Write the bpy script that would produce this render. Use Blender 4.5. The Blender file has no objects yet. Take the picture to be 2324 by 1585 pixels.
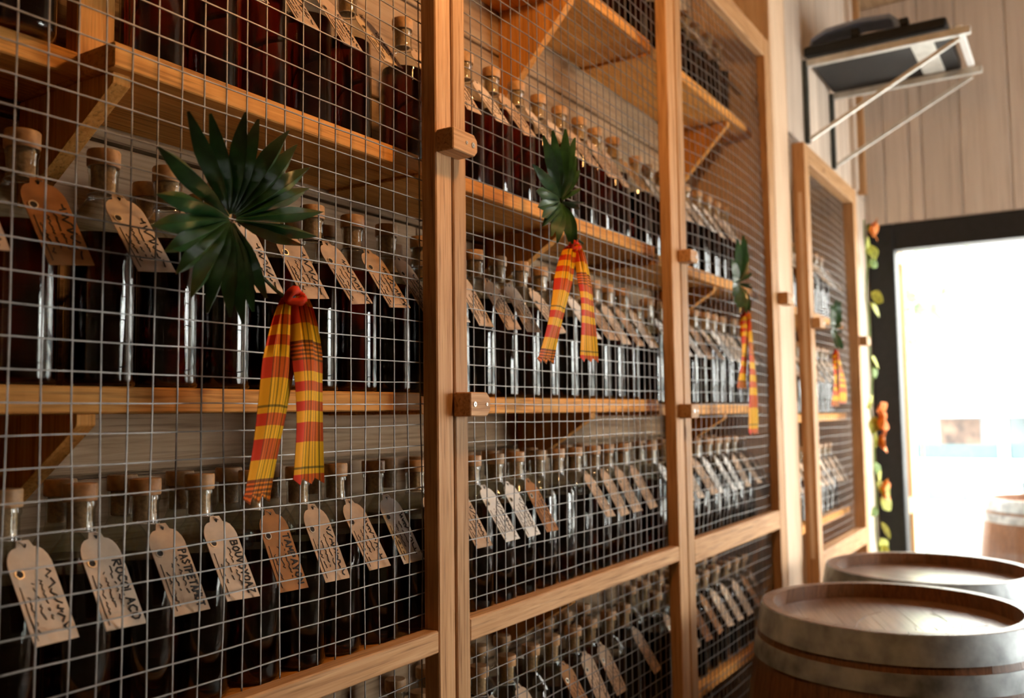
import bpy, bmesh, math, random
from mathutils import Vector, Matrix
random.seed(7)
R = math.radians
sc = bpy.context.scene
COL = sc.collection

# ------------------------------------------------------------------ camera
cam_d = bpy.data.cameras.new('camera')
cam = bpy.data.objects.new('camera', cam_d); COL.objects.link(cam)
YAW, PITCH, ROLL = R(57.9565), R(4.0838), R(-0.7756)
fw = Vector((math.sin(YAW)*math.cos(PITCH), math.cos(YAW)*math.cos(PITCH), math.sin(PITCH)))
rt = Vector((math.cos(YAW), -math.sin(YAW), 0)); up = rt.cross(fw)
c_, s_ = math.cos(ROLL), math.sin(ROLL)
r2 = c_*rt + s_*up; u2 = -s_*rt + c_*up
mw = Matrix((( r2.x, u2.x, -fw.x, 0.0), (r2.y, u2.y, -fw.y, -0.75), (r2.z, u2.z, -fw.z, 1.36), (0, 0, 0, 1)))
cam.matrix_world = mw
cam_d.sensor_fit = 'HORIZONTAL'; cam_d.sensor_width = 36.0
cam_d.lens = 2058.118*36.0/2324
cam_d.clip_start = 0.02; cam_d.clip_end = 200
cam_d.dof.use_dof = True; cam_d.dof.focus_distance = 1.14; cam_d.dof.aperture_fstop = 4.2
sc.camera = cam

# ------------------------------------------------------------------ world, lights, exposure
SKY = 14.5
w = bpy.data.worlds.new('world'); sc.world = w; w.use_nodes = True
bg = w.node_tree.nodes['Background']
bg.inputs[0].default_value = (1.0, 0.975, 0.94, 1); bg.inputs[1].default_value = SKY
def portal(name, loc, rot, sx, sy):
    l = bpy.data.lights.new(name, 'AREA'); l.shape = 'RECTANGLE'; l.size = sx; l.size_y = sy
    l.cycles.is_portal = True
    o = bpy.data.objects.new(name, l); COL.objects.link(o); o.location = loc; o.rotation_euler = rot
portal('sky_portal_door', (4.20, -.85, 1.0), (0, R(90), 0), 2.1, 1.5)
portal('sky_portal_window', (3.20, -2.98, 1.32), (R(-90), 0, 0), 1.4, 1.6)
sc.view_settings.view_transform = 'Standard'; sc.view_settings.look = 'None'
sc.view_settings.gamma = 1.0; sc.view_settings.use_curve_mapping = False
sc.view_settings.exposure = 0.46
try:
    sc.cycles.max_bounces = 8; sc.cycles.adaptive_threshold = .02; sc.cycles.transparent_max_bounces = 24
    sc.cycles.sample_clamp_indirect = 6.0; sc.cycles.caustics_refractive = False; sc.cycles.caustics_reflective = False
except Exception: pass

# ------------------------------------------------------------------ materials
def mat(name):
    m = bpy.data.materials.new(name); m.use_nodes = True
    nt = m.node_tree; b = nt.nodes['Principled BSDF']
    return m, nt, b
def N(nt, t, **kw):
    n = nt.nodes.new(t)
    for k, v in kw.items(): setattr(n, k, v)
    return n
def ramp(nt, fac, stops, const=False):
    r = N(nt, 'ShaderNodeValToRGB'); cr = r.color_ramp
    cr.interpolation = 'CONSTANT' if const else 'LINEAR'
    while len(cr.elements) < len(stops): cr.elements.new(0.5)
    for e, (p, c) in zip(cr.elements, stops):
        e.position = p; e.color = (*c, 1)
    nt.links.new(fac, r.inputs[0]); return r.outputs[0]
def mix(nt, a, b, fac=0.5, mode='MIX'):
    m = N(nt, 'ShaderNodeMix', data_type='RGBA', blend_type=mode)
    for sock, v in ((m.inputs[0], fac), (m.inputs[6], a), (m.inputs[7], b)):
        if hasattr(v, 'links'): nt.links.new(v, sock)
        elif isinstance(v, tuple): sock.default_value = (*v, 1)
        else: sock.default_value = v
    return m.outputs[2]
def mathn(nt, op, a, b=None):
    m = N(nt, 'ShaderNodeMath', operation=op)
    for i, v in enumerate((a, b)):
        if v is None: continue
        if hasattr(v, 'links'): nt.links.new(v, m.inputs[i])
        else: m.inputs[i].default_value = v
    return m.outputs[0]
def wood(name, dark, mid, light, axis='X', rough=0.6, scale=1.0, spec=0.18, knots=True, bump=0.25, grain=.75):
    m, nt, b = mat(name); L = nt.links
    tc = N(nt, 'ShaderNodeTexCoord'); oi = N(nt, 'ShaderNodeObjectInfo')
    add = N(nt, 'ShaderNodeVectorMath', operation='ADD')
    L.new(tc.outputs['Object'], add.inputs[0])
    sv = N(nt, 'ShaderNodeVectorMath', operation='SCALE'); sv.inputs[0].default_value = (7.3, 3.1, 5.7)
    L.new(oi.outputs['Random'], sv.inputs['Scale']); L.new(sv.outputs[0], add.inputs[1])
    mp = N(nt, 'ShaderNodeMapping'); s = [95*scale]*3; s['XYZ'.index(axis)] = 4.0*scale
    mp.inputs['Scale'].default_value = s; L.new(add.outputs[0], mp.inputs[0])
    n1 = N(nt, 'ShaderNodeTexNoise'); n1.inputs['Scale'].default_value = 1.0; n1.inputs['Detail'].default_value = 5; n1.inputs['Roughness'].default_value = .62
    n1.inputs['Distortion'].default_value = 1.2
    L.new(mp.outputs[0], n1.inputs[0])
    mp2 = N(nt, 'ShaderNodeMapping'); s2 = [260*scale]*3; s2['XYZ'.index(axis)] = 9*scale
    mp2.inputs['Scale'].default_value = s2; L.new(add.outputs[0], mp2.inputs[0])
    n2 = N(nt, 'ShaderNodeTexNoise'); n2.inputs['Scale'].default_value = 1.0; n2.inputs['Detail'].default_value = 3
    L.new(mp2.outputs[0], n2.inputs[0])
    base = ramp(nt, n1.outputs[0], [(0.28, dark), (0.5, mid), (0.72, light)])
    fine = ramp(nt, n2.outputs[0], [(0.30, (0.45, 0.40, 0.36)), (0.47, (1, 1, 1)), (1.0, (1, 1, 1))])
    c = mix(nt, base, fine, grain, 'MULTIPLY')
    tint = mathn(nt, 'ADD', mathn(nt, 'MULTIPLY', oi.outputs['Random'], 0.26), 0.87)
    hs = N(nt, 'ShaderNodeHueSaturation'); L.new(c, hs.inputs['Color']); L.new(tint, hs.inputs['Value'])
    c = hs.outputs[0]
    if knots:
        n3 = N(nt, 'ShaderNodeTexVoronoi'); n3.inputs['Scale'].default_value = 6.0
        mp3 = N(nt, 'ShaderNodeMapping'); s3 = [1.6]*3; s3['XYZ'.index(axis)] = .7
        mp3.inputs['Scale'].default_value = s3; L.new(add.outputs[0], mp3.inputs[0]); L.new(mp3.outputs[0], n3.inputs[0])
        kf = ramp(nt, n3.outputs['Distance'], [(0.0, (0.35, 0.25, 0.2)), (0.06, (0.6, 0.5, 0.45)), (0.09, (1, 1, 1))])
        c = mix(nt, c, kf, 0.8, 'MULTIPLY')
    L.new(c, b.inputs['Base Color'])
    b.inputs['Roughness'].default_value = rough; b.inputs['Specular IOR Level'].default_value = spec
    bp = N(nt, 'ShaderNodeBump'); bp.inputs['Strength'].default_value = bump; bp.inputs['Distance'].default_value = 0.0015
    L.new(n2.outputs[0], bp.inputs['Height']); L.new(bp.outputs[0], b.inputs['Normal'])
    return m
def plain(name, col, rough=0.6, metal=0.0, var=0.12, scale=40, spec=0.4, bump=0.0):
    m, nt, b = mat(name); L = nt.links
    tc = N(nt, 'ShaderNodeTexCoord'); n1 = N(nt, 'ShaderNodeTexNoise')
    n1.inputs['Scale'].default_value = scale; n1.inputs['Detail'].default_value = 4
    L.new(tc.outputs['Object'], n1.inputs[0])
    lo = tuple(max(0, v*(1-var*1.6)) for v in col); hi = tuple(min(1, v*(1+var)) for v in col)
    L.new(ramp(nt, n1.outputs[0], [(0.3, lo), (0.7, hi)]), b.inputs['Base Color'])
    b.inputs['Roughness'].default_value = rough; b.inputs['Metallic'].default_value = metal
    b.inputs['Specular IOR Level'].default_value = spec
    if bump:
        bp = N(nt, 'ShaderNodeBump'); bp.inputs['Strength'].default_value = bump; bp.inputs['Distance'].default_value = .002
        L.new(n1.outputs[0], bp.inputs['Height']); L.new(bp.outputs[0], b.inputs['Normal'])
    return m
def thin_glass(name, tint=(0.95, 0.97, 0.96), ior=1.5, rough=0.015, gain=1.0):
    m = bpy.data.materials.new(name); m.use_nodes = True; nt = m.node_tree; nt.nodes.clear(); L = nt.links
    out = N(nt, 'ShaderNodeOutputMaterial'); mx = N(nt, 'ShaderNodeMixShader')
    tr = N(nt, 'ShaderNodeBsdfTransparent'); tr.inputs[0].default_value = (*tint, 1)
    gl = N(nt, 'ShaderNodeBsdfGlossy'); gl.inputs['Roughness'].default_value = rough
    lw = N(nt, 'ShaderNodeLayerWeight'); lw.inputs[0].default_value = .5
    f0 = ((ior-1)/(ior+1))**2
    L.new(mathn(nt, 'MULTIPLY', mathn(nt, 'ADD', mathn(nt, 'MULTIPLY', mathn(nt, 'POWER', lw.outputs['Facing'], 5.0), 1-f0), f0), gain), mx.inputs[0])
    L.new(tr.outputs[0], mx.inputs[1]); L.new(gl.outputs[0], mx.inputs[2]); L.new(mx.outputs[0], out.inputs[0])
    return m

OAKD, OAKM, OAKL = (0.37, 0.185, 0.075), (0.49, 0.270, 0.122), (0.58, 0.350, 0.180)
M = {}
for a in 'XYZ':
    M['oak'+a] = wood('oak_frame_'+a.lower(), OAKD, OAKM, OAKL, a)
    M['shelf'+a] = wood('pine_shelf_'+a.lower(), (0.54, 0.22, 0.046), (0.70, 0.31, 0.072), (0.78, 0.39, 0.11), a, rough=.65, spec=.12)
    M['grey'+a] = wood('weathered_plank_'+a.lower(), (0.26, 0.155, 0.080), (0.39, 0.255, 0.145), (0.46, 0.325, 0.20), a, rough=.7, scale=.7)
    M['board'+a] = wood('beige_board_'+a.lower(), (0.52, 0.41, 0.32), (0.60, 0.49, 0.395), (0.64, 0.535, 0.44), a, rough=.55, scale=.3, bump=.04, knots=False, grain=.35)
    M['barrel'+a] = wood('barrel_oak_'+a.lower(), (0.10, 0.038, 0.014), (0.17, 0.070, 0.027), (0.23, 0.105, 0.045), a, rough=.36, spec=.45)
M['pineZ'] = wood('pale_pine_post', (0.56, 0.37, 0.225), (0.66, 0.475, 0.32), (0.72, 0.55, 0.40), 'Z', scale=.6, grain=.4, bump=.1)
M['head'] = wood('barrel_head_varnished', (0.15, 0.07, 0.035), (0.27, 0.15, 0.085), (0.36, 0.22, 0.14), 'X', rough=.28, spec=.6, knots=False, bump=.12)
_b = M['head'].node_tree.nodes['Principled BSDF']; _b.inputs['Coat Weight'].default_value = .9; _b.inputs['Coat Roughness'].default_value = .24
M['wire'] = plain('galvanised_wire', (0.215, 0.195, 0.178), rough=.5, metal=.55, var=.2, scale=60)
M['steel'] = plain('zinc_steel', (0.62, 0.62, 0.58), rough=.42, metal=.55, var=.1)
M['darksteel'] = plain('dark_green_steel', (0.045, 0.055, 0.05), rough=.4, metal=.3)
M['hoop'] = plain('galvanised_hoop', (0.34, 0.37, 0.38), rough=.5, metal=.45, var=.35, scale=18)
M['cork'] = plain('cork_stopper', (0.55, 0.33, 0.16), rough=.75, var=.25, scale=260, bump=.3)
M['corktop'] = plain('turned_wood_cap', (0.50, 0.275, 0.115), rough=.5, var=.18, scale=120)
M['glass'] = thin_glass('bottle_glass', (0.93, 0.95, 0.93), 1.5, .02, 1.6)
M['pane'] = thin_glass('window_glass', (0.97, 0.985, 0.98), 1.45, .0)
M['black'] = plain('black_painted_metal', (0.009, 0.0095, 0.010), rough=.5, var=.2, spec=.3)
M['ink'] = plain('black_ink', (0.018, 0.014, 0.012), rough=.8)
M['string'] = plain('tag_string', (0.55, 0.48, 0.40), rough=.9)
M['kraft'] = plain('kraft_tag_tan', (0.50, 0.335, 0.215), rough=.85, var=.08, scale=90)
M['cream'] = plain('cream_tag', (0.60, 0.46, 0.34), rough=.85, var=.07, scale=90)
M['white'] = plain('white_tag', (0.74, 0.71, 0.66), rough=.8, var=.05, scale=90)
M['rust'] = plain('rust_brown_tag', (0.34, 0.145, 0.045), rough=.85, var=.08, scale=90)
M['eyelet'] = plain('eyelet_brass', (0.65, 0.55, 0.42), rough=.35, metal=.8)
M['screw'] = plain('steel_screw', (0.6, 0.58, 0.54), rough=.3, metal=.9)
M['white_paint'] = plain('white_paint', (0.80, 0.80, 0.78), rough=.6, var=.04)
M['plaster'] = plain('room_plaster', (0.16, 0.125, 0.095), rough=.85, var=.06, scale=6)
M['concrete'] = plain('floor_concrete', (0.13, 0.095, 0.07), rough=.6, var=.25, scale=9)
M['paving'] = plain('pale_paving', (0.55, 0.54, 0.52), rough=.8, var=.1, scale=5)
M['bluewin'] = plain('blue_shop_window', (0.075, 0.10, 0.11), rough=.12, var=.15, scale=3, spec=.6)
M['brownwin'] = plain('brown_shop_display', (0.075, 0.045, 0.03), rough=.4, var=.6, scale=7)
M['teal'] = plain('teal_panel', (0.05, 0.085, 0.095), rough=.5)
M['bluegrey'] = plain('blue_grey_lid', (0.20, 0.245, 0.34), rough=.4, var=.15, scale=20)
def liquid(name, col):
    m, nt, b = mat(name)
    b.inputs['Base Color'].default_value = (*col, 1); b.inputs['Roughness'].default_value = .0
    b.inputs['IOR'].default_value = 1.34; b.inputs['Transmission Weight'].default_value = 1.0
    b.inputs['Specular IOR Level'].default_value = .3
    return m
M['rum'] = liquid('dark_rum', (0.12, 0.014, 0.006))
M['rum2'] = liquid('red_rum', (0.22, 0.02, 0.010))
M['amber'] = liquid('amber_rum', (0.38, 0.085, 0.015))
# fan leaf
m, nt, b = mat('palm_leaf_green'); L = nt.links
tc = N(nt, 'ShaderNodeTexCoord'); nz = N(nt, 'ShaderNodeTexNoise'); nz.inputs['Scale'].default_value = 55
L.new(tc.outputs['Object'], nz.inputs[0])
L.new(ramp(nt, nz.outputs[0], [(.3, (0.012, 0.045, 0.012)), (.55, (0.026, 0.085, 0.022)), (.75, (0.05, 0.115, 0.03))]), b.inputs['Base Color'])
b.inputs['Roughness'].default_value = .3; b.inputs['Specular IOR Level'].default_value = .6
b.inputs['Coat Weight'].default_value = .6; b.inputs['Coat Roughness'].default_value = .2
M['leaf'] = m
M['stem'] = plain('leaf_stem', (0.03, 0.06, 0.02), rough=.5)
M['vine'] = plain('vine_leaf_yellow_green', (0.42, 0.44, 0.06), rough=.6, var=.35, scale=45)
M['vinegreen'] = plain('vine_leaf_green', (0.16, 0.26, 0.05), rough=.6, var=.3, scale=45)
M['flower'] = plain('orange_petal', (0.80, 0.23, 0.03), rough=.6, var=.25, scale=60)
M['bush'] = plain('bush_green', (0.20, 0.42, 0.17), rough=.6, var=.3, scale=10)
# madras cloth
def madras(name, shift, sat):
    m, nt, b = mat(name); L = nt.links
    uv = N(nt, 'ShaderNodeUVMap'); sp = N(nt, 'ShaderNodeSeparateXYZ'); L.new(uv.outputs[0], sp.inputs[0])
    red, yel, org, grn, drk = (0.40, 0.005, 0.004), (0.60, 0.30, 0.014), (0.55, 0.09, 0.006), (0.08, 0.17, 0.012), (0.008, 0.012, 0.004)
    U = ramp(nt, sp.outputs[0], [(0, org), (.27, yel), (.80, (.42, .36, .02)), (.93, grn)], True)
    W = (1, 1, 1); D = (.16, .22, .10)
    UL = ramp(nt, sp.outputs[0], [(0, W), (.27, D), (.315, W), (.40, D), (.43, W), (.51, D), (.54, W), (.62, D), (.65, W), (.74, D), (.77, W), (.86, D), (.90, W)], True)
    v = mathn(nt, 'FRACT', mathn(nt, 'ADD', sp.outputs[1], shift))
    V = ramp(nt, v, [(0, yel), (.06, red), (.16, yel), (.25, org), (.35, red), (.41, yel), (.46, red), (.51, yel), (.56, red), (.61, yel), (.67, red), (.77, yel), (.94, red)], True)
    VL = ramp(nt, v, [(0, W), (.25, D), (.262, W), (.272, D), (.284, W), (.294, D), (.306, W), (.316, D), (.328, W), (.338, D), (.35, W), (.90, D), (.912, W)], True)
    c = mix(nt, U, V, .76)
    dk = mix(nt, mix(nt, c, UL, .85, 'MULTIPLY'), VL, .85, 'MULTIPLY')
    # weave
    wv = N(nt, 'ShaderNodeTexWave'); wv.inputs['Scale'].default_value = 60; L.new(uv.outputs[0], wv.inputs[0])
    dk = mix(nt, dk, mix(nt, dk, (0.7, 0.7, 0.7), 1.0, 'MULTIPLY'), wv.outputs[1])
    hs = N(nt, 'ShaderNodeHueSaturation'); hs.inputs['Saturation'].default_value = sat; hs.inputs['Value'].default_value = 1.5
    L.new(dk, hs.inputs['Color']); L.new(hs.outputs[0], b.inputs['Base Color'])
    b.inputs['Roughness'].default_value = .75; b.inputs['Specular IOR Level'].default_value = .2
    return m
M['madras'] = madras('madras_cloth', 0.0, 1.1); M['madras2'] = madras('madras_cloth_b', .37, 1.1)

# ------------------------------------------------------------------ mesh helpers
class MB:
    def __init__(s): s.v = []; s.f = []; s.uv = []; s.sm = False
    def add(s, vs, fs, uvs=None):
        o = len(s.v); s.v += [tuple(v) for v in vs]; s.f += [tuple(i+o for i in f) for f in fs]
        s.uv += uvs if uvs else [(0, 0)]*len(vs); return s
    def box(s, x0, x1, y0, y1, z0, z1):
        return s.add([(x0,y0,z0),(x1,y0,z0),(x1,y1,z0),(x0,y1,z0),(x0,y0,z1),(x1,y0,z1),(x1,y1,z1),(x0,y1,z1)],
                     [(0,3,2,1),(4,5,6,7),(0,1,5,4),(1,2,6,5),(2,3,7,6),(3,0,4,7)])
    def lathe(s, prof, n=20, cx=0, cy=0, capb=False, capt=False):
        vs = []; fs = []
        for r, z in prof:
            for k in range(n):
                a = 2*math.pi*k/n; vs.append((cx+r*math.cos(a), cy+r*math.sin(a), z))
        for i in range(len(prof)-1):
            for k in range(n):
                a, b_ = i*n+k, i*n+(k+1) % n
                fs.append((a, b_, b_+n, a+n))
        if capb: fs.append(tuple(reversed(range(n))))
        if capt: fs.append(tuple((len(prof)-1)*n+k for k in range(n)))
        return s.add(vs, fs)
    def tube(s, pts, r, n=4, cap=True):
        pts = [Vector(p) for p in pts]; vs = []; fs = []
        for i, p in enumerate(pts):
            d = (pts[min(i+1, len(pts)-1)]-pts[max(i-1, 0)]).normalized()
            h = Vector((0, 0, 1)) if abs(d.z) < .9 else Vector((1, 0, 0))
            a = d.cross(h).normalized(); b_ = a.cross(d).normalized()
            rr = r[i] if isinstance(r, (list, tuple)) else r
            for k in range(n):
                t = 2*math.pi*(k+.5)/n; vs.append(p+a*rr*math.cos(t)+b_*rr*math.sin(t))
        for i in range(len(pts)-1):
            for k in range(n):
                a, b_ = i*n+k, i*n+(k+1) % n; fs.append((a, b_, b_+n, a+n))
        if cap: fs += [tuple(reversed(range(n))), tuple((len(pts)-1)*n+k for k in range(n))]
        return s.add(vs, fs)
    def prism(s, poly, axis, a0, a1):
        n = len(poly); vs = []
        for a in (a0, a1):
            for p, q in poly:
                vs.append({'X': (a, p, q), 'Y': (p, a, q), 'Z': (p, q, a)}[axis])
        fs = [tuple(range(n)), tuple(reversed(range(n, 2*n)))] + [(i, i+n, (i+1) % n+n, (i+1) % n) for i in range(n)]
        return s.add(vs, fs)
    def mesh(s, name, material, bevel=0, smooth=False, angle=35):
        me = bpy.data.meshes.new(name); me.from_pydata(s.v, [], s.f)
        if any(u != (0, 0) for u in s.uv):
            ul = me.uv_layers.new(name='UVMap')
            for lp in me.loops: ul.data[lp.index].uv = s.uv[lp.vertex_index]
        bm = bmesh.new(); bm.from_mesh(me)
        bmesh.ops.recalc_face_normals(bm, faces=bm.faces)
        if bevel: bmesh.ops.bevel(bm, geom=bm.edges[:], offset=bevel, segments=1, affect='EDGES', clamp_overlap=True)
        if smooth:
            for f in bm.faces: f.smooth = True
            for e in bm.edges:
                e.smooth = not (len(e.link_faces) == 2 and e.calc_face_angle(0) > R(angle))
        bm.to_mesh(me); bm.free()
        for k in (material if isinstance(material, list) else [material]): me.materials.append(k)
        return me
    def build(s, name, material, parent=None, bevel=0, smooth=False, loc=None, angle=35):
        return put(name, s.mesh(name, material, bevel, smooth, angle), parent, loc)
def put(name, me, parent=None, loc=None, rot=None):
    o = bpy.data.objects.new(name, me); COL.objects.link(o)
    if parent: o.parent = parent
    if loc is not None: o.location = loc
    if rot is not None: o.rotation_euler = rot
    return o
def tag(o, label, cat, group=None):
    o['label'] = label; o['category'] = cat
    if group: o['group'] = group
    return o
def thing(name, label, cat, loc=(0, 0, 0), group=None, rot=None):
    return tag(put(name, None, None, loc, rot), label, cat, group)
def struct(o): o['kind'] = 'structure'; return o
ORD = ['zeroth', 'first', 'second', 'third', 'fourth', 'fifth', 'sixth', 'seventh', 'eighth', 'ninth', 'tenth', 'eleventh', 'twelfth', 'thirteenth', 'fourteenth', 'fifteenth']

# ------------------------------------------------------------------ the room
XE = 4.08                                   # inner face of the end wall
struct(MB().box(-2.3, 4.3, -3.0, .30, -.08, 0).build('floor', M['concrete']))
struct(MB().box(-2.3, 4.3, -3.0, .30, 3.1, 3.18).build('ceiling', M['greyX']))
struct(MB().box(-2.4, -2.3, -3.0, .30, 0, 3.1).build('wall_behind', M['plaster']))
wr = MB()                                   # right-hand wall with a window opening
WX0, WX1, WZ0, WZ1 = 2.5, 3.9, .52, 2.12
wr.box(-2.3, WX0, -3.1, -3.0, 0, 3.1).box(WX1, 4.3, -3.1, -3.0, 0, 3.1).box(WX0, WX1, -3.1, -3.0, 0, WZ0).box(WX0, WX1, -3.1, -3.0, WZ1, 3.1)
struct(wr.build('wall_right', M['plaster']))
wn = struct(thing('window_1', 'white framed window in the plaster wall opposite the cages', 'window', (WX0, -3.05, WZ0)))
for a, b_ in ((0, .05), (.675, .725), (1.35, 1.4)): MB().box(a, b_, -.03, .03, 0, 1.6).build('window_frame', M['white_paint'], wn)
for a, b_ in ((0, .05), (1.55, 1.6)): MB().box(.05, 1.35, -.03, .03, a, b_).build('window_frame', M['white_paint'], wn)
for a in (.05, .725): MB().box(a, a+.625, -.004, .004, .05, 1.55).build('window_pane', M['pane'], wn)

# left wall: horizontal weathered planks behind the shelves
wl = struct(MB().box(-2.3, 4.08, .262, .30, 0, 3.1).build('wall_left', M['greyX']))
rows = [.28+.2025*i for i in range(-1, 14)]
for i, z in enumerate(rows):
    z0 = max(.01, z+.0025); z1 = min(3.09, z+.2)
    cut = [-2.28, .9+.37*((i*7) % 4), 2.2+.31*((i*5) % 3), 4.07]
    for a, b_ in zip(cut, cut[1:]):
        MB().box(a+.001, b_-.001, .243, .262, z0, z1).build('plank', M['greyX'], wl, bevel=.002)
# piers and header that come forward round the far cage, faced with vertical boards
def boards(parent, xs, z0, z1, m):
    for a, b_ in zip(xs, xs[1:]):
        MB().box(a+.0012, b_-.0012, 0, .02, z0, z1).build('board', m, parent, bevel=.003)
t1 = struct(MB().box(2.70, 2.875, .02, .242, 0, 3.1).build('trim_1', M['pineZ'])); boards(t1, [2.70, 2.875], 0, 3.1, M['pineZ'])
t2 = struct(MB().box(3.70, 4.08, .02, .242, 0, 2.25).build('trim_2', M['boardZ'])); boards(t2, [3.70, 3.80, 3.89, 3.985, 4.079], 0, 2.25, M['boardZ'])
t3 = struct(MB().box(2.876, 4.08, .02, .242, 2.252, 3.1).build('trim_3', M['boardZ'])); boards(t3, [2.876, 3.09, 3.30, 3.52, 3.66, 3.78, 3.89, 3.985, 4.079], 2.252, 3.1, M['boardZ'])
MB().box(3.82, 3.86, -.022, 0, 2.252, 3.1).build('batten', M['boardZ'], t3, bevel=.003)
MB().box(3.93, 3.955, -.035, 0, 2.252, 3.1).build('batten', M['oakZ'], t3, bevel=.003)

# end wall: opening from Y -.11 to -2.9, black frame, boards above
we = struct(MB().box(XE+.02, XE+.14, -3.0, .30, 2.13, 3.1).box(XE+.02, XE+.14, -.003, .30, 0, 2.13).box(XE+.02, XE+.14, -3.0, -1.62, 0, 2.13).build('wall_end', M['boardZ']))
ys = [.0, -.085, -.185, -.235, -.38, -.56, -.74, -.92, -1.10, -1.28, -1.46, -1.64, -1.82, -2.0, -2.18, -2.36, -2.54, -2.72, -2.99]
for a, b_ in zip(ys, ys[1:]):
    MB().box(XE, XE+.02, b_+.0016, a-.0016, 2.142 if b_ > -1.65 else .002, 3.098).build('board', M['boardZ'], we, bevel=.003)
dr = struct(thing('door_1', 'black framed glazed shop door filling the end wall', 'door', (XE, -.005, 0)))
MB().box(-.005, .10, -.105, 0, 0, 2.14).build('door_frame', M['black'], dr, bevel=.004)
MB().box(-.005, .10, -1.61, -.105, 2.03, 2.14).build('door_frame', M['black'], dr, bevel=.004)
MB().box(-.005, .10, -1.61, -1.52, 0, 2.03).build('door_frame', M['black'], dr, bevel=.004)
for a, b_ in ((-1.52, -.105),):
    MB().box(.045, .053, a, b_, 0, 2.03).build('door_pane', M['pane'], dr)

# ------------------------------------------------------------------ cage doors
BAYS = {1: (.175, 1.042), 2: (1.045, 1.915), 3: (1.922, 2.695)}
BNAME = {1: 'first', 2: 'second', 3: 'third', 4: 'fourth'}
def wavy(seed):
    r = random.Random(seed); ph = [r.uniform(0, 6.28) for _ in range(6)]; am = [r.uniform(.4, 1) for _ in range(6)]
    return lambda t: sum(am[i]*math.sin(t*(1.5+i*2.1)+ph[i])/(1+i) for i in range(4))
def wire_mesh(x0, x1, z0, z1, yb, bulge, seed, amp, phase=0.0, kink=0.0, rz=0.0):
    S = .0287; m = MB(); r = random.Random(seed); rw = .00092
    def yfun(x, z):
        u = (x-x0)/(x1-x0); v = (z-rz)/(z1-z0-rz+z0) if z > rz else 0
        return yb - bulge*math.sin(math.pi*min(1, max(0, u)))**.8*math.sin(math.pi*min(1, max(0, v)))**.6
    fx = [wavy(seed*31+i) for i in range(60)]; fz = [wavy(seed*57+i) for i in range(90)]
    common = wavy(seed+999)
    def px(i, x, z):
        k = kink*math.exp(-((z-1.2)/.13)**2)*math.sin(x*38+1.7)
        return x + amp*(.55*fx[i % 60](z*7)+.5*common(z*4+x*3)) + k
    def pz(j, x, z): return z + amp*(.5*fz[j % 90](x*7)+.6*common(x*5+z*2+2))
    x = x0 + phase; i = 0
    while x < x1:
        n = 34
        m.tube([(px(i, x, z0+(z1-z0)*k/n), yfun(x, z0+(z1-z0)*k/n)+rw, z0+(z1-z0)*k/n) for k in range(n+1)], rw, 4); x += S; i += 1
    z = z0 + .011; j = 0
    while z < z1:
        n = 26
        m.tube([(x0+(x1-x0)*k/n, yfun(x0+(x1-x0)*k/n, z)-rw*.6, pz(j, x0+(x1-x0)*k/n, z)) for k in range(n+1)], rw, 4); z += S; j += 1
    return m
def latch(parent, x0, x1, z0, z1, y0, depth, screws):
    zc, h = (z0+z1)/2, (z1-z0)/2; c = min(.008, h*.6)
    poly = [(x0, z0), (x1-c, z0), (x1, z0+c), (x1, z1-c), (x1-c, z1), (x0, z1)]
    o = MB().prism(poly, 'Y', y0-depth, y0-.0004).build('latch', M['oakX'], parent, bevel=.0015)
    for sx, big in screws:
        rr = .0042 if big else .0026
        MB().lathe([(rr, 0), (rr*.9, -.0012), (rr*.35, -.0012), (rr*.3, -.0004)], 10, capb=True, capt=True).build('screw', M['screw'], o, loc=(sx, y0-depth, zc)).rotation_euler = (R(-90), 0, 0)
    return o
def cage_door(n, label, x0, x1, yf, depth, z0, z1, sl, sr, rails, bulge, amp, phase, kink=0):
    t = thing('mesh_door', label, 'mesh door', ((x0+x1)/2, yf, z0), 'wire mesh cage doors')
    ox, oy, oz = (x0+x1)/2, yf, z0
    def B(a, b_, c, d, e, f): return MB().box(a-ox, b_-ox, c-oy, d-oy, e-oz, f-oz)
    B(x0, x0+sl, yf, yf+depth, z0, z1).build('stile', M['oakZ'], t, bevel=.0018)
    B(x1-sr, x1, yf, yf+depth, z0, z1).build('stile', M['oakZ'], t, bevel=.0018)
    for a, b_ in rails: B(x0+sl+.0004, x1-sr-.0004, yf+.0005, yf+depth-.002, a, b_).build('rail', M['oakX'], t, bevel=.0018)
    wmb = wire_mesh(x0+sl*.3, x1-sr*.3, z0+.01, z1-.01, yf+depth+.0022, bulge, n, amp, phase, kink, rails[1][1]+.01)
    wmb.v = [(a-ox, b_-oy, c-oz) for a, b_, c in wmb.v]
    o = wmb.build('wire_mesh', M['wire'], t); o['kind'] = 'stuff'
    return t, (ox, oy, oz)
d1, o1 = cage_door(1, 'first mesh door, nearest, hung with the largest palm leaf and ribbon', .175, 1.0415, 0, .026, .12, 2.475, .038, .0375, [(.12, .16), (1.039, 1.069), (2.43, 2.475)], .004, .0011, .012, .004)
d2, o2 = cage_door(2, 'second mesh door, between the two split oak posts in the middle', 1.0455, 1.915, 0, .026, .12, 2.475, .032, .047, [(.12, .16), (1.038, 1.070), (2.43, 2.475)], .006, .0014, .02, .0045)
d3, o3 = cage_door(3, 'third mesh door, left of the broad bare wooden post', 1.9215, 2.693, 0, .026, .12, 2.475, .038, .055, [(.12, .16), (1.020, 1.072), (2.415, 2.475)], .038, .0016, .01)
d4, o4 = cage_door(4, 'fourth mesh door, shorter and farthest, beside the glazed doorway', 2.897, 3.68, -.042, .040, .10, 2.212, .055, .055, [(.10, .15), (.855, .915), (2.155, 2.212)], .030, .0014, .01)
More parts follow.
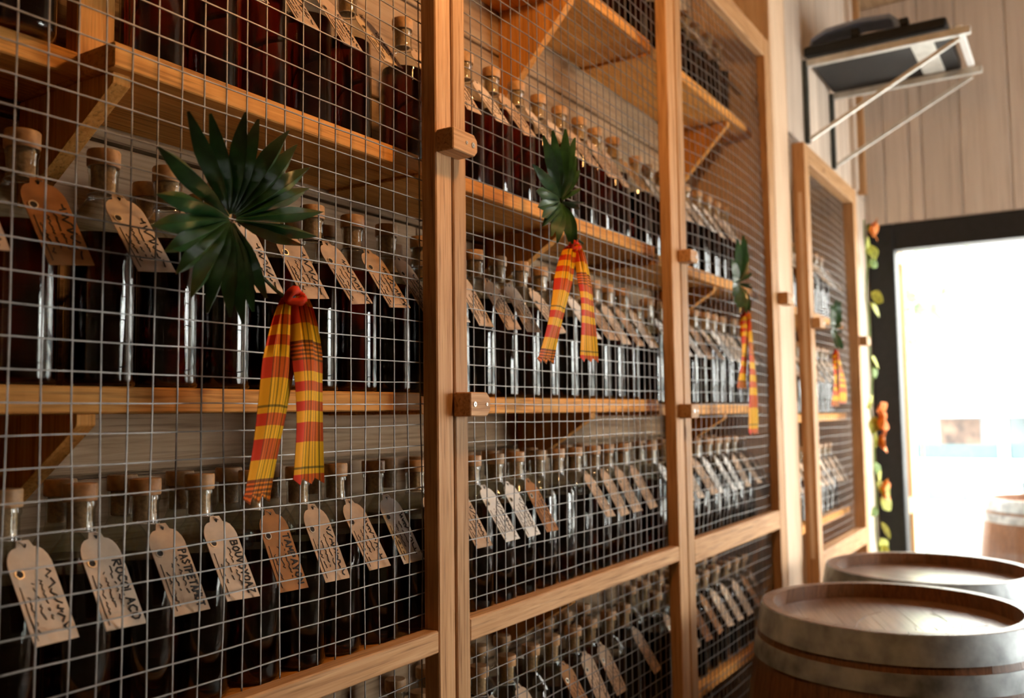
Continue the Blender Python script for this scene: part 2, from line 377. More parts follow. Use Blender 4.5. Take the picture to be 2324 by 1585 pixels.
def L_(t, o, *a): latch(t, a[0]-o[0], a[1]-o[0], a[2]-o[2], a[3]-o[2], a[4]-o[1], a[5], [(s-o[0], b_) for s, b_ in a[6]])
MB().box(2.895-o4[0], 2.8969-o4[0], .013, .024, .80, 1.95).build('groove_strip', M['pineZ'], d4)  # pale strip standing in for the groove along the door's left side
L_(d2, o2, 1.004, 1.064, 1.728, 1.760, -.0002, .030, [(1.052, True), (1.036, False)])
L_(d2, o2, 1.040, 1.090, 1.357, 1.391, -.0002, .030, [(1.050, True), (1.080, False)])
L_(d3, o3, 1.904, 1.951, 1.693, 1.721, -.0002, .030, [(1.938, True)])
L_(d3, o3, 1.883, 1.930, 1.345, 1.376, -.0002, .030, [(1.900, True), (1.92, False)])
L_(d3, o3, 2.690, 2.765, 1.674, 1.709, -.0002, .030, [(2.745, True)])
L_(d4, o4, 2.905, 2.975, 1.616, 1.648, -.0422, .028, [(2.955, True)])
L_(d4, o4, 3.63, 3.705, 1.603, 1.637, -.0422, .028, [(3.685, True)])
# ------------------------------------------------------------------ shelves with their brackets
TH = .026
SHZ = {'top': {2: 2.222, 3: 2.216}, 'upper': {1: 1.742, 2: 1.738, 3: 1.722, 4: 1.700}, 'middle': {1: 1.392, 2: 1.387, 3: 1.378, 4: 1.345},
       'lower': {1: 1.048, 2: 1.044, 3: 1.040, 4: .985}, 'bottom': {1: .702, 2: .700, 3: .698, 4: .62}}
XR = {1: (-.25, 1.0425), 2: (1.0435, 1.9165), 3: (1.9175, 2.698), 4: (2.88, 3.695)}
BRK = {('upper', 1): (.562, .12), ('middle', 1): (.530, .125), ('lower', 1): (.50, .12), ('top', 2): (1.56, .20), ('upper', 2): (1.50, .12), ('middle', 2): (1.612, .12), ('lower', 2): (1.52, .12), ('top', 3): (2.50, .19), ('upper', 3): (2.35, .12), ('middle', 3): (2.40, .12), ('lower', 3): (2.40, .12)}
for lv in SHZ:
    for bay, z in SHZ[lv].items():
        x0, x1 = XR[bay]; yf = .06 if bay < 4 else .03
        if lv == 'upper' and bay == 1: x0 = .5445
        cx = (x0+x1)/2
        t = thing('shelf', '%s wooden shelf behind the %s mesh door' % (lv, BNAME[bay]), 'shelf', (cx, yf, z-TH), 'plank shelves in the cages')
        MB().box(x0-cx, x1-cx, 0, .2425-yf, 0, TH).build('shelf_board', M['shelfX'], t, bevel=.0015)
        if (lv, bay) in BRK:
            bx, h = BRK[(lv, bay)]
            MB().prism([(.012, -.0005), (.012, -.012), (.2425-yf, -h), (.2425-yf, -.0005)], 'X', bx-cx-.0105, bx-cx+.0105).build('bracket', M['shelfZ'], t, bevel=.001)
t = thing('shelf', 'short set-back upper shelf at the left edge behind the first door', 'shelf', (.2, .118, 1.716), 'plank shelves in the cages')
MB().box(-.45, .3435, 0, .1245, 0, TH).build('shelf_board', M['shelfX'], t, bevel=.0015)
t = thing('shelf_upright', 'short upright board standing on the upper shelf at top left', 'board', (.572, .132, 1.742))
MB().box(-.022, .022, 0, .022, 0, .48).build('upright_board', M['shelfZ'], t, bevel=.0015)

# ------------------------------------------------------------------ bottles
NS = 22
BR = .0352
def bottle_glass():
    prof = [(.004, .0015), (BR-.006, .0008), (BR-.0015, .002), (BR, .007), (BR, .158), (BR-.001, .166), (BR-.0045, .174), (.024, .185), (.0165, .1945), (.0145, .2005), (.0142, .222), (.0152, .2235), (.0158, .2265), (.0150, .2302), (.0128, .2305), (.0124, .205)]
    return MB().lathe(prof, NS, capb=True).mesh('bottle_glass', M['glass'], smooth=True, angle=60)
def liquid_mesh(lv, m):
    r = BR-.0018
    prof = [(.004, .004), (r-.005, .004), (r-.001, .0055), (r, .009), (r, min(lv, .158))]
    if lv > .158: prof += [(r-.0012, lv)]
    prof.append((.003, lv))
    return MB().lathe(prof, NS, capb=True, capt=True).mesh('liquid', m, smooth=True, angle=60)
ME_glass = bottle_glass()
ME_liq = [liquid_mesh(.163, M['rum']), liquid_mesh(.157, M['rum']), liquid_mesh(.166, M['rum2']), liquid_mesh(.160, M['amber'])]
ME_cap = MB().lathe([(.002, .2306), (.0160, .2306), (.0165, .2315), (.0165, .2465), (.0157, .248), (.002, .2484)], 20, capb=True, capt=True).mesh('stopper_cap', M['corktop'], smooth=True)
ME_plug = MB().lathe([(.002, .2025), (.0112, .2025), (.0120, .2035), (.0122, .2303), (.002, .2304)], 16, capb=True, capt=True).mesh('cork_plug', M['cork'], smooth=True)
# tag : local frame, top hole at origin, hanging towards -Z in the XZ plane, front face -Y
TW, TL = .0215, .097
def tag_outline():
    pts = [(-.006, .006), (.006, .006), (.0085, -.001)]
    pts += [(.0085+(TW-.0085)*math.sin(a), -.001-.020*(1-math.cos(a))) for a in (.35, .7, 1.05, 1.35, 1.5708)]
    pts += [(TW, -TL), (-TW, -TL)]
    pts += [(-(.0085+(TW-.0085)*math.sin(a)), -.001-.020*(1-math.cos(a))) for a in (1.5708, 1.35, 1.05, .7, .35)]
    pts += [(-.0085, -.001)]
    return pts
def tag_mesh(m):
    po = tag_outline(); po = po[::-1]
    b_ = MB().prism(po, 'Y', -.0004, .0004)
    b_.v = [(x, y + .0035*math.sin((z+.05)*22), z) for x, y, z in b_.v]
    me = b_.mesh('tag', m)
    return me
ME_tag = {k: tag_mesh(M[k]) for k in ('kraft', 'cream', 'white', 'rust')}
GL = {'A': [[(0,0),(2,6),(4,0)],[(1,2.4),(3,2.4)]], 'B': [[(0,0),(0,6),(3,5.4),(3,3.6),(0,3.2),(3.6,2.6),(3.6,.6),(0,0)]], 'C': [[(4,5.2),(2,6),(.2,4),(.2,2),(2,0),(4,.8)]],
      'E': [[(3.6,6),(0,6),(0,0),(3.6,0)],[(0,3.1),(2.8,3.1)]], 'I': [[(1,0),(1,6)]], 'L': [[(0,6),(0,0),(3.4,0)]], 'M': [[(0,0),(.4,6),(2,2.5),(3.6,6),(4,0)]], 'N': [[(0,0),(0,6),(3.6,0),(3.6,6)]],
      'O': [[(2,6),(.2,4.4),(.2,1.6),(2,0),(3.8,1.6),(3.8,4.4),(2,6)]], 'P': [[(0,0),(0,6),(3.2,5.4),(3.4,3.6),(0,2.8)]], 'Q': [[(2,6),(.2,4.4),(.2,1.6),(2,0),(3.8,1.6),(3.8,4.4),(2,6)],[(2.4,1.8),(4.2,-.6)]],
      'R': [[(0,0),(0,6),(3.2,5.4),(3.4,3.8),(0,3),(3.6,0)]], 'S': [[(3.6,5.2),(2,6),(.3,4.8),(1.8,3.2),(3.6,1.6),(2,0),(.2,.8)]], 'T': [[(0,6),(4,6)],[(2,6),(2,0)]], 'U': [[(0,6),(.2,1.4),(2,0),(3.8,1.4),(4,6)]],
      'V': [[(0,6),(2,0),(4,6)]], 'Y': [[(0,6),(2,3),(4,6)],[(2,3),(2,0)]], 'Z': [[(0,6),(4,6),(0,0),(4,0)]], ' ': []}
def stroke(m, pts, wd):
    # pts (x, z) on the tag face, as thin flat strips 0.15 mm proud
    for (a, b_), (c, d) in zip(pts, pts[1:]):
        dx, dz = c-a, d-b_; l = math.hypot(dx, dz) or 1e-6; nx, nz = -dz/l*wd/2, dx/l*wd/2
        e = wd*.3; ax, az, cx, cz = a-dx/l*e, b_-dz/l*e, c+dx/l*e, d+dz/l*e
        q = [(ax+nx, az+nz), (ax-nx, az-nz), (cx-nx, cz-nz), (cx+nx, cz+nz)]
        vs = [(x, -.0009 + .0035*math.sin((z+.05)*22), z) for x, z in q] + [(x, -.0005 + .0035*math.sin((z+.05)*22), z) for x, z in q]
        m.add(vs, [(0,1,2,3),(7,6,5,4),(0,4,5,1),(1,5,6,2),(2,6,7,3),(3,7,4,0)])
def lettering(word, seed):
    r = random.Random(seed); m = MB()
    # big line runs down the tag near its right edge, letters turned a quarter turn
    if word:
        step = min(.0100, .066/len(word)); z = -.027
        for ch in word:
            k = step/5.4; kx = .0015; bx = TW-.0040-.0095*.0+r.uniform(-.0006, .0006)
            for pl in GL[ch]:
                stroke(m, [(bx-.009+py*kx+r.uniform(-.0002, .0002), z-px_*k+r.uniform(-.0002, .0002)) for px_, py in pl], .0017)
            z -= step
    else:
        z = -.026; zend = -.086-r.uniform(0, .004)
        while z > zend:
            b0 = TW-.0125; n = r.choice((3, 4, 5)); wlet = r.uniform(.005, .0085)
            pts = [(b0+r.uniform(0, .0085), z-wlet*i/(n-1)+r.uniform(-.001, .001)) for i in range(n)]
            stroke(m, pts, .0015); z -= wlet*r.uniform(1.0, 1.3)
    # three finer lines of small script
    for bx, n0, n1 in ((.0035, -.036, -.080), (-.0045, -.040, -.076), (-.0125, -.050, -.086)):
        z = n0+r.uniform(-.004, .004); pts = []
        while z > n1+r.uniform(-.006, .006):
            pts.append((bx+r.uniform(-.0014, .0014), z)); z -= r.uniform(.0012, .0024)
            if r.random() < .12 and len(pts) > 1:
                stroke(m, pts, .0009); pts = []; z -= .002
        if len(pts) > 1: stroke(m, pts, .0009)
    # ruled line along the left edge
    stroke(m, [(-.0170, -.040), (-.0172, -.070), (-.0168, -.092)], .0007)
    # the stamped dark spot with its pale eyelet ring
    for k in range(10):
        a, b_ = 2*math.pi*k/10, 2*math.pi*(k+1)/10
        stroke(m, [(-.0135+.0034*math.cos(a), -.0275+.0034*math.sin(a)), (-.0135+.0034*math.cos(b_), -.0275+.0034*math.sin(b_))], .0006)
    for k in range(7): stroke(m, [(-.0158+.0008*k, -.0275+.0028*math.sin(math.pi*(k+.5)/7)), (-.0158+.0008*k, -.0275-.0028*math.sin(math.pi*(k+.5)/7))], .0010)
    stroke(m, [(-.0013, .0018), (.0013, .0012), (0, -.0012), (-.0013, .0018)], .0013)
    return m.mesh('lettering', M['ink'])
WORDS = {1: 'ROCOLACO', 2: 'PASTPETAMUT', 3: 'BOUVOYOAZ', 4: 'TAMPAYON'}
ME_let = {k: lettering(wd, k*11) for k, wd in WORDS.items()}
ME_scr = [lettering('', 300+i) for i in range(6)]
ME_ring = MB().lathe([(.0036, -.0003), (.0047, -.0003), (.0047, .0003), (.0036, .0003), (.0036, -.0003)], 14).mesh('eyelet', M['eyelet'])
def string_mesh():
    m = MB()
    loop = [(.0152*math.cos(a), .0152*math.sin(a), .2005+.0012*math.sin(a*2)) for a in [2*math.pi*k/14 for k in range(15)]]
    m.tube(loop, .0007, 4, cap=False)
    m.tube([(.002, -.0152, .2003), (.005, -.021, .1985), (.006, -.0255, .1965)], .0006, 4)
    return m.mesh('string', M['string'])
ME_string = string_mesh()
def bottle(x, y, z, label, group, tagc, scr, lean, spin, liq, tagx=0):
    t = thing('bottle', label, 'bottle', (x, y, z), group)
    t.rotation_euler = (0, 0, random.uniform(-.1, .1)*0)
    put('liquid', ME_liq[liq], t); put('bottle_glass', ME_glass, t); put('cork_plug', ME_plug, t); put('stopper_cap', ME_cap, t)
    if tagc:
        put('string', ME_string, t)
        g = put('tag', ME_tag[tagc], t, (.006+tagx, -.0240, .1965), (lean, spin, random.uniform(-.08, .08)))
        put('lettering', scr, g)['kind'] = 'stuff'
        e = put('eyelet', ME_ring, g, (-.0135, -.0012+.0035*math.sin(.0225*22), -.0275), (R(90), 0, 0))
    return t
# rows: level, bay -> list of x (front row)
def rng(a, b_, s): return [a+s*i for i in range(int((b_-a)/s+1.001))]
FRONT = {('middle', 1): [.40, .482, .566, .645, .722, .798, .874, .949, 1.024], ('lower', 1): [.40, .473, .547, .621, .696, .771, .846, .919, .993],
         ('upper', 1): [.405, .487, .640, .722, .803, .884, .965], ('bottom', 1): rng(.62, 1.0, .076),
         ('middle', 2): rng(1.105, 1.87, .0735), ('lower', 2): rng(1.092, 1.87, .0725), ('upper', 2): rng(1.098, 1.86, .084), ('top', 2): rng(1.30, 1.87, .095), ('bottom', 2): rng(1.10, 1.87, .079),
         ('middle', 3): rng(1.975, 2.65, .0745), ('lower', 3): rng(1.97, 2.65, .0745), ('upper', 3): rng(1.975, 2.65, .082), ('top', 3): rng(1.98, 2.65, .088), ('bottom', 3): rng(1.975, 2.65, .08),
         ('middle', 4): rng(2.95, 3.62, .083), ('lower', 4): rng(2.95, 3.62, .083), ('upper', 4): rng(2.95, 3.62, .09)}
NOTAG = {('lower', 2, 5), ('lower', 2, 6), ('middle', 2, 5), ('middle', 1, 1)}
FIX = {('lower', 1): ['cream', 'cream', 'cream', 'kraft', 'cream', 'rust', 'kraft', 'kraft', 'white'],
       ('lower', 2): ['kraft', 'kraft', 'white', 'white', 'rust', None, None, 'kraft', 'kraft', 'kraft', 'kraft'],
       ('middle', 1): ['kraft', 'rust', 'cream', 'cream', 'cream', 'kraft', 'kraft', 'kraft', 'kraft'],
       ('lower', 3): ['white', 'kraft', 'cream', 'kraft', 'white', 'white', 'white', 'kraft', 'kraft']}
TN = {'cream': 'cream', 'kraft': 'tan', 'white': 'white', 'rust': 'rust brown'}
rnd = random.Random(5)
for (lv, bay), xs in FRONT.items():
    z = SHZ[lv][bay]; yy = .108
    if lv in ('upper', 'top'): yy = .132
    if bay == 4: yy = .085
    grp = 'bottles on the %s shelf behind the %s mesh door' % (lv, BNAME[bay])
    for i, x in enumerate(xs):
        lst = FIX.get((lv, bay))
        tc_ = lst[i] if lst and i < len(lst) else rnd.choice(['kraft', 'cream', 'kraft', 'cream', 'white'] if bay > 1 else ['kraft', 'cream', 'kraft'])
        if (lv, bay, i) in NOTAG and not lst: tc_ = None
        if lv == 'bottom': tc_ = rnd.choice(['kraft', None, 'kraft', 'rust', 'kraft', 'white' if i == 1 else None])
        scr = ME_scr[rnd.randrange(6)]
        if (lv, bay) == ('lower', 1) and 2 <= i <= 5: scr = ME_let[i-1]
        lean = R(-27)+rnd.uniform(-.06, .05)
        if lv in ('middle', 'upper', 'top'): lean = R(-28)+rnd.uniform(-.07, .04)
        spin = rnd.uniform(-.06, .06) + (-.07 if lv in ('middle', 'upper') else 0)
        liq = rnd.choice([0, 0, 0, 1, 1, 2]) if lv != 'upper' else rnd.choice([0, 1, 2, 0])
        y = yy+rnd.uniform(-.003, .003)
        lab = 'dark rum bottle%s, %s from the left, %s shelf, %s mesh door' % (' with %s tag' % TN[tc_] if tc_ else ' without tag', ORD[i+1], lv, BNAME[bay])
        bottle(x+rnd.uniform(-.0015, .0015)*(bay > 1), y, z+.0002, lab, grp, tc_, scr, lean, spin, liq, tagx=rnd.uniform(-.003, .003))
    if bay < 4 and lv in ('middle', 'lower', 'bottom') and not (lv == 'bottom' and bay == 1):
        above = {'middle': 'upper', 'lower': 'middle', 'bottom': 'lower'}[lv]; bkx = BRK[(above, bay)][0]
        for i, (a, b_) in enumerate(zip(xs, xs[1:])):
            if abs((a+b_)/2-.002-bkx) < .042: continue
            bottle((a+b_)/2-.008, yy+.0735+rnd.uniform(0, .006), z+.0002, 'dark rum bottle, %s in the rear row, %s shelf, %s mesh door' % (ORD[i+1], lv, BNAME[bay]),
                   'rear bottles on the %s shelf behind the %s mesh door' % (lv, BNAME[bay]), None, None, 0, 0, rnd.choice([0, 1, 2]))

# ------------------------------------------------------------------ palm leaves and madras ribbons
TIPS = [(-0.108, 0.006), (-0.105, 0.048), (-0.073, 0.086), (-0.044, 0.099), (-0.008, 0.102), (0.018, 0.104), (0.045, 0.097), (0.072, 0.087), (0.083, 0.069), (0.091, 0.048), (0.095, 0.021), (0.085, -0.008), (0.064, -0.021), (0.028, -0.083), (0.01, -0.099), (-0.007, -0.106), (-0.025, -0.1), (-0.047, -0.098), (-0.073, -0.088), (-0.086, -0.067), (-0.099, -0.05), (-0.107, -0.027)]
def fan_leaf(label, x, z, yf, sx, sz, rot, seed, bend):
    r = random.Random(seed)
    TP = TIPS if not bend else [(p*(.32 if p > 0 else 1.22), q*(1.28 if q > 0 else .86)) for p, q in TIPS]
    t = thing('palm_leaf', label, 'palm leaf', (x, yf, z), 'palm leaves pinned to the mesh doors')
    n = len(TP); ang = [math.atan2(q, p) for p, q in TP]
    for i, (p, q) in enumerate(TP):
        Ln = math.hypot(p, q)*r.uniform(.96, 1.06); a = ang[i]
        def gap(j):
            d = abs((ang[(i+j) % n]-a+math.pi) % (2*math.pi)-math.pi); return min(d, .30)
        gl, gr = gap(1)/2, gap(-1)/2
        m = MB(); rowsn = 9; vs = []; fs = []
        cv = r.uniform(-.03, .05); tipy = r.uniform(-.006, .004) + (.002 if i % 2 else -.002)
        curl = -.010 if -.7 < a < .35 else 0.0
        for k in range(rowsn+1):
            s = k/rowsn; rad = Ln*(.05+.95*s)
            core = rad if s < .55 else Ln*(.05+.95*.55)
            tp = 1 if s < .55 else max(.02, 1-((s-.55)/.45)**1.5)
            aa = a + cv*s*s
            wmax = .0092*Ln/.1; sh = (s/.62)**.85 if s < .62 else max(.02, 1-((s-.62)/.38)**1.7)
            wl_ = wr_ = max(wmax*sh, rad*math.tan((gl+gr)/2)*1.04 if s < .5 else 0)
            cx, cz = rad*math.cos(aa), rad*math.sin(aa); nx, nz = -math.sin(aa), math.cos(aa)
            fold = .0075*min(1, s*3)*(1 if s < .6 else max(.15, 1-(s-.6)/.5))
            yc = -.020*math.sin(math.pi*.5*s) + tipy*s*s + curl*s*s
            for wd, yo in ((wl_, fold), (0, -fold), (-wr_, fold)):
                X_, Z_ = cx+nx*wd, cz+nz*wd
                cr, sr_ = math.cos(rot), math.sin(rot)
                vs.append(((X_*cr-Z_*sr_)*sx, yc+yo-.004, (X_*sr_+Z_*cr)*sz))
        for k in range(rowsn):
            b0 = k*3
            for j in (0, 1): fs.append((b0+j, b0+j+1, b0+j+4, b0+j+3))
        # give it thickness
        nv = len(vs); vs2 = vs+[(x_, y_+.0007, z_) for x_, y_, z_ in vs]
        fs2 = fs+[tuple(nv+q_ for q_ in reversed(f)) for f in fs]
        edge = [k*3 for k in range(rowsn+1)]+[rowsn*3+1, rowsn*3+2]+[k*3+2 for k in range(rowsn-1, -1, -1)]+[1]
        for a1, a2 in zip(edge, edge[1:]+edge[:1]): fs2.append((a1, a2, nv+a2, nv+a1))
        m.add(vs2, fs2).build('leaflet', M['leaf'], t, smooth=True, angle=25)
    st = [(.002, .004, -.003), (.014*sx, .002, -.022*sz), (.038*sx, .004, -.048*sz), (.060*sx, -.004, -.068*sz), (.070*sx, -.010, -.076*sz)]
    MB().tube(st, [.002, .002, .002, .002, .002], 6).build('stem', M['stem'], t, smooth=True)
    return t
LEAVES = [(.6265, 1.563, -.019, 1, 1, 0, 1, 0), (1.322, 1.716, -.021, .92, .83, .12, 2, .5), (2.232, 1.682, -.028, .92, .86, .08, 3, .4), (3.10, 1.622, -.062, 1.0, .72, .1, 4, .2)]
WHICH = ['largest dark green fan palm leaf, pinned to the first mesh door', 'dark green fan palm leaf pinned to the second mesh door', 'dark green fan palm leaf pinned to the third mesh door', 'small blurred fan palm leaf on the farthest mesh door']
for (x, z, yf, sx, sz, ro, sd, be), lb in zip(LEAVES, WHICH): fan_leaf(lb, x, z, yf, sx, sz, ro, sd, be)
def tail(name, parent, top, bot, w0, w1, yo, ph, material, amp=.004, uvs=(0, 1)):
    m = MB(); nr, nc = 26, 8; vs = []; uv = []
    for k in range(nr+1):
        s = k/nr; e = s**.75
        cx = top[0]+(bot[0]-top[0])*e; cz = top[1]+(bot[1]-top[1])*s
        wd = w0+(w1-w0)*min(1, (s*3.2))**.7
        for j in range(nc+1):
            u = j/nc
            pl = amp*math.sin(u*math.pi*5+ph)*(1-.75*min(1, s*2.2)) + .003*math.sin(u*3.1+s*5+ph)
            zz = cz - (.0035*((j*7) % 3-1) if k == nr else 0) + .004*math.sin(math.pi*u)*(1-s)
            vs.append((cx+(u-.5)*wd, yo+pl-.006*math.sin(s*3.1), zz)); uv.append((u*.995+.002, uvs[0]+(uvs[1]-uvs[0])*s))
    fs = [(k*(nc+1)+j, k*(nc+1)+j+1, (k+1)*(nc+1)+j+1, (k+1)*(nc+1)+j) for k in range(nr) for j in range(nc)]
    nv = len(vs); vs += [(a, b_+.0006, c) for a, b_, c in vs]; uv += uv
    fs += [tuple(nv+q for q in reversed(f)) for f in fs]
    ed = [j for j in range(nc)]+[k*(nc+1)+nc for k in range(nr)]+[nr*(nc+1)+j for j in range(nc, 0, -1)]+[k*(nc+1) for k in range(nr, 0, -1)]
    for a1, a2 in zip(ed, ed[1:]+ed[:1]): fs.append((a1, a2, nv+a2, nv+a1))
    return m.add(vs, fs, uv).build(name, material, parent, smooth=True, angle=50)
def ribbon(label, x, z, yf, left, right, wid, ph):
    t = thing('madras_ribbon', label, 'ribbon', (x, yf, z), 'madras ribbons tied to the mesh doors')
    tail('ribbon_tail', t, (-.004, -.002), left, .016, wid*.92, .004, ph, M['madras2'], uvs=(0, .98))
    tail('ribbon_tail', t, (.006, -.001), right, .014, wid, -.002, ph+1.3, M['madras'], uvs=(.02, .98))
    kn = MB(); pts = []
    for k in range(13):
        a = 2*math.pi*k/12; pts.append((.010*math.cos(a)+.001, .004*math.sin(a*2), .007*math.sin(a)+.002))
    kn.tube(pts, .0048, 7, cap=False); kn.uv = [(.1+.02*(i % 7), .07+.003*(i//7)) for i in range(len(kn.v))]
    kn.build('knot', M['madras'], t, smooth=True, angle=80)
    return t
ribbon('longest plaid madras ribbon, hanging from the first mesh door', .700, 1.488, -.036, (-.048, -.213), (.020, -.198), .043, .3)
ribbon('orange and yellow plaid ribbon hanging from the second mesh door', 1.345, 1.642, -.036, (-.098, -.200), (.042, -.192), .055, 1.1)
ribbon('narrow orange plaid ribbon hanging from the third mesh door', 2.276, 1.606, -.034, (-.045, -.190), (.020, -.305), .060, 2.0)
ribbon('short bright orange plaid ribbon on the farthest mesh door', 3.100, 1.545, -.070, (-.020, -.175), (.070, -.165), .085, 2.6)

# ------------------------------------------------------------------ barrels
MARKS = [[(0.1147, -0.0569), (0.0928, -0.0789), (0.0499, -0.0957)], [(-0.0048, -0.1088), (0.0033, -0.1236)], [(0.0428, -0.1332), (0.041, -0.1254), (-0.034, -0.1308)], [(0.0057, -0.1279), (0.0069, -0.1345)], [(-0.0367, -0.1572), (0.0248, -0.1517), (0.0486, -0.1731), (-0.0138, -0.178)], [(-0.0161, -0.0438), (-0.0596, -0.0523)], [(-0.02, -0.0811), (-0.0443, -0.0909)], [(-0.1023, 0.0579), (-0.0378, 0.0648), (0.0315, 0.0584), (0.0828, 0.0401)]]
def barrel(label, cx, cy, H, rr, spin, group='oak rum barrels'):
    t = thing('barrel', label, 'barrel', (cx, cy, 0), group, (0, 0, spin))
    def rad(z):
        u = (z/H-.5)*2; return rr*(1+.19*(1-u*u))
    ns = 24
    seg = MB(); vs = []; fs = []; nz = 10; th = .022
    for k in range(nz+1):
        z = H*k/nz; a0 = math.pi/ns*.985
        for a in (-a0, 0, a0):
            vs.append((rad(z)*math.cos(a), rad(z)*math.sin(a), z))
        for a in (-a0, 0, a0):
            vs.append(((rad(z)-th)*math.cos(a), (rad(z)-th)*math.sin(a), z))
    for k in range(nz):
        a, b_ = k*6, (k+1)*6
        for j in (0, 1): fs += [(a+j, a+j+1, b_+j+1, b_+j), (a+3+j+1, a+3+j, b_+3+j, b_+3+j+1)]
        fs += [(a+3, a, b_, b_+3), (a+2, a+5, b_+5, b_+2)]
    fs += [(0, 3, 4, 1), (1, 4, 5, 2), (nz*6, nz*6+1, nz*6+4, nz*6+3), (nz*6+1, nz*6+2, nz*6+5, nz*6+4)]
    me = seg.add(vs, fs).mesh('stave', M['barrelZ'], smooth=True, angle=40)
    for k in range(ns): put('stave', me, t, None, (0, 0, 2*math.pi*k/ns))
    for z1, z0 in ((H-.001, H-.054), (H-.068, H-.106), (H*.68, H*.68-.036), (H*.32+.036, H*.32), (.106, .068), (.054, .001)):
        o_ = [(rad(z0)+.0006, z0), (rad((z0+z1)/2)+.0025, (z0+z1)/2), (rad(z1)+.0006, z1)]
        MB().lathe([(rad(z0)+.0002, z0), (rad(z0)+.0026, z0), (rad((z0+z1)/2)+.003, (z0+z1)/2), (rad(z1)+.0026, z1), (rad(z1)+.0002, z1)], 56).build('hoop', M['hoop'], t, smooth=True)
    hz = H-.034; hr = rad(hz)-th-.0005; nb = 7
    cutx = [-hr+2*hr*k/nb for k in range(nb+1)]
    for a, b_ in zip(cutx, cutx[1:]):
        poly = []
        for k in range(7):
            y = a+.0004+(b_-a-.0008)*k/6; poly.append((math.sqrt(max(1e-8, hr*hr-y*y)), y))
        for k in range(6, -1, -1):
            y = a+.0004+(b_-a-.0008)*k/6; poly.append((-math.sqrt(max(1e-8, hr*hr-y*y)), y))
        MB().prism(poly, 'Z', hz-.018, hz).build('head_board', M['head'], t)
    return t
b0 = barrel('oak barrel standing nearest, front right, with grey metal hoops', 2.07, -.392, .9475, .265, .4)
m = MB()                                     # worn stencil strokes on the head
for st in MARKS:
    for (a, b_), (c, d) in zip(st, st[1:]):
        l = math.hypot(c-a, d-b_); nx, ny = -(d-b_)/l*.0016, (c-a)/l*.0016
        m.prism([(a+nx, b_+ny), (a-nx, b_-ny), (c-nx, d-ny), (c+nx, d+ny)], 'Z', .9137, .9142)
ca, sa = math.cos(-.4), math.sin(-.4); m.v = [(x*ca-y*sa, x*sa+y*ca, z) for x, y, z in m.v]
m.build('stencil_mark', M['barrelX'], b0)['kind'] = 'stuff'
barrel('second oak barrel standing behind the nearest one, by the doorway', 2.75, -.372, .926, .265, 1.1)
barrel('pale oak barrel standing outside beyond the glazed door', 4.98, -.60, .93, .265, .2)

# ------------------------------------------------------------------ wall bracket with the equipment tray
t = thing('wall_bracket', 'galvanised steel wall bracket with diagonal struts above the fourth door', 'bracket', (3.285, 0, 2.26))
for x in (3.09, 3.48):
    dx = x-3.285
    MB().box(dx-.012, dx+.012, -.016, -.0005, 0, .285).build('wall_leg', M['darksteel'], t, bevel=.002)
    MB().box(dx-.012, dx+.012, -.515, -.0165, .262, .285).build('arm', M['steel'], t, bevel=.002)
    MB().tube([(dx, -.018, .012), (dx, -.482, .254)], .0085, 4).build('strut', M['steel'], t)
MB().box(-.182, .182, -.492, -.470, .2855, .300).build('cross_bar', M['white_paint'], t, bevel=.002)
MB().box(-.182, .182, -.40, -.33, .2855, .292).build('cross_plate', M['steel'], t, bevel=.002)
t = thing('equipment_case', 'dark flat equipment case with blue handle on the steel wall bracket', 'case', (3.285, -.235, 2.5525))
MB().box(-.215, .215, -.215, .225, .0, .034).build('case_body', M['black'], t, bevel=.006)
MB().box(-.20, .20, -.20, .21, .0345, .040).build('case_lid', M['bluegrey'], t, bevel=.002)
pts = [(-.20, .205, .040), (-.20, .20, .060), (-.20, .15, .083), (-.20, .04, .092), (-.20, -.05, .085), (-.20, -.075, .060), (-.20, -.08, .040)]
m = MB()
for (x, y, z), (x2, y2, z2) in zip(pts, pts[1:]):
    m.add([(x-.01, y, z), (x+.09, y, z), (x2+.09, y2, z2), (x2-.01, y2, z2), (x-.01, y, z-.012), (x+.09, y, z-.012), (x2+.09, y2, z2-.012), (x2-.01, y2, z2-.012)],
          [(0,1,2,3),(7,6,5,4),(0,4,5,1),(1,5,6,2),(2,6,7,3),(3,7,4,0)])
m.build('handle', M['bluegrey'], t, smooth=True, angle=50)
for y in (-.09, .06): MB().box(-.21, -.17, y-.014, y+.014, .0345, .062).build('catch', M['black'], t, bevel=.003)
# small black spot lamp high on the end wall
t = thing('spot_lamp', 'small black spot lamp high on the boarded end wall', 'lamp', (XE-.0005, -.18, 2.92))
MB().box(-.012, 0, -.025, .025, -.03, .03).build('wall_plate', M['black'], t, bevel=.003)
MB().tube([(-.012, 0, 0), (-.06, 0, -.02)], .007, 8).build('arm', M['black'], t, smooth=True)
MB().lathe([(.018, 0), (.03, -.02), (.033, -.07), (.028, -.07), (.02, -.03)], 16, capb=True).build('lamp_head', M['black'], t, smooth=True, loc=(-.075, 0, -.01)).rotation_euler = (0, R(25), 0)
MB().lathe([(.024, 0), (.02, -.006), (.004, -.009)], 14, capb=True, capt=True).build('lens', M['white_paint'], t, smooth=True, loc=(-.092, 0, -.055)).rotation_euler = (0, R(25), 0)
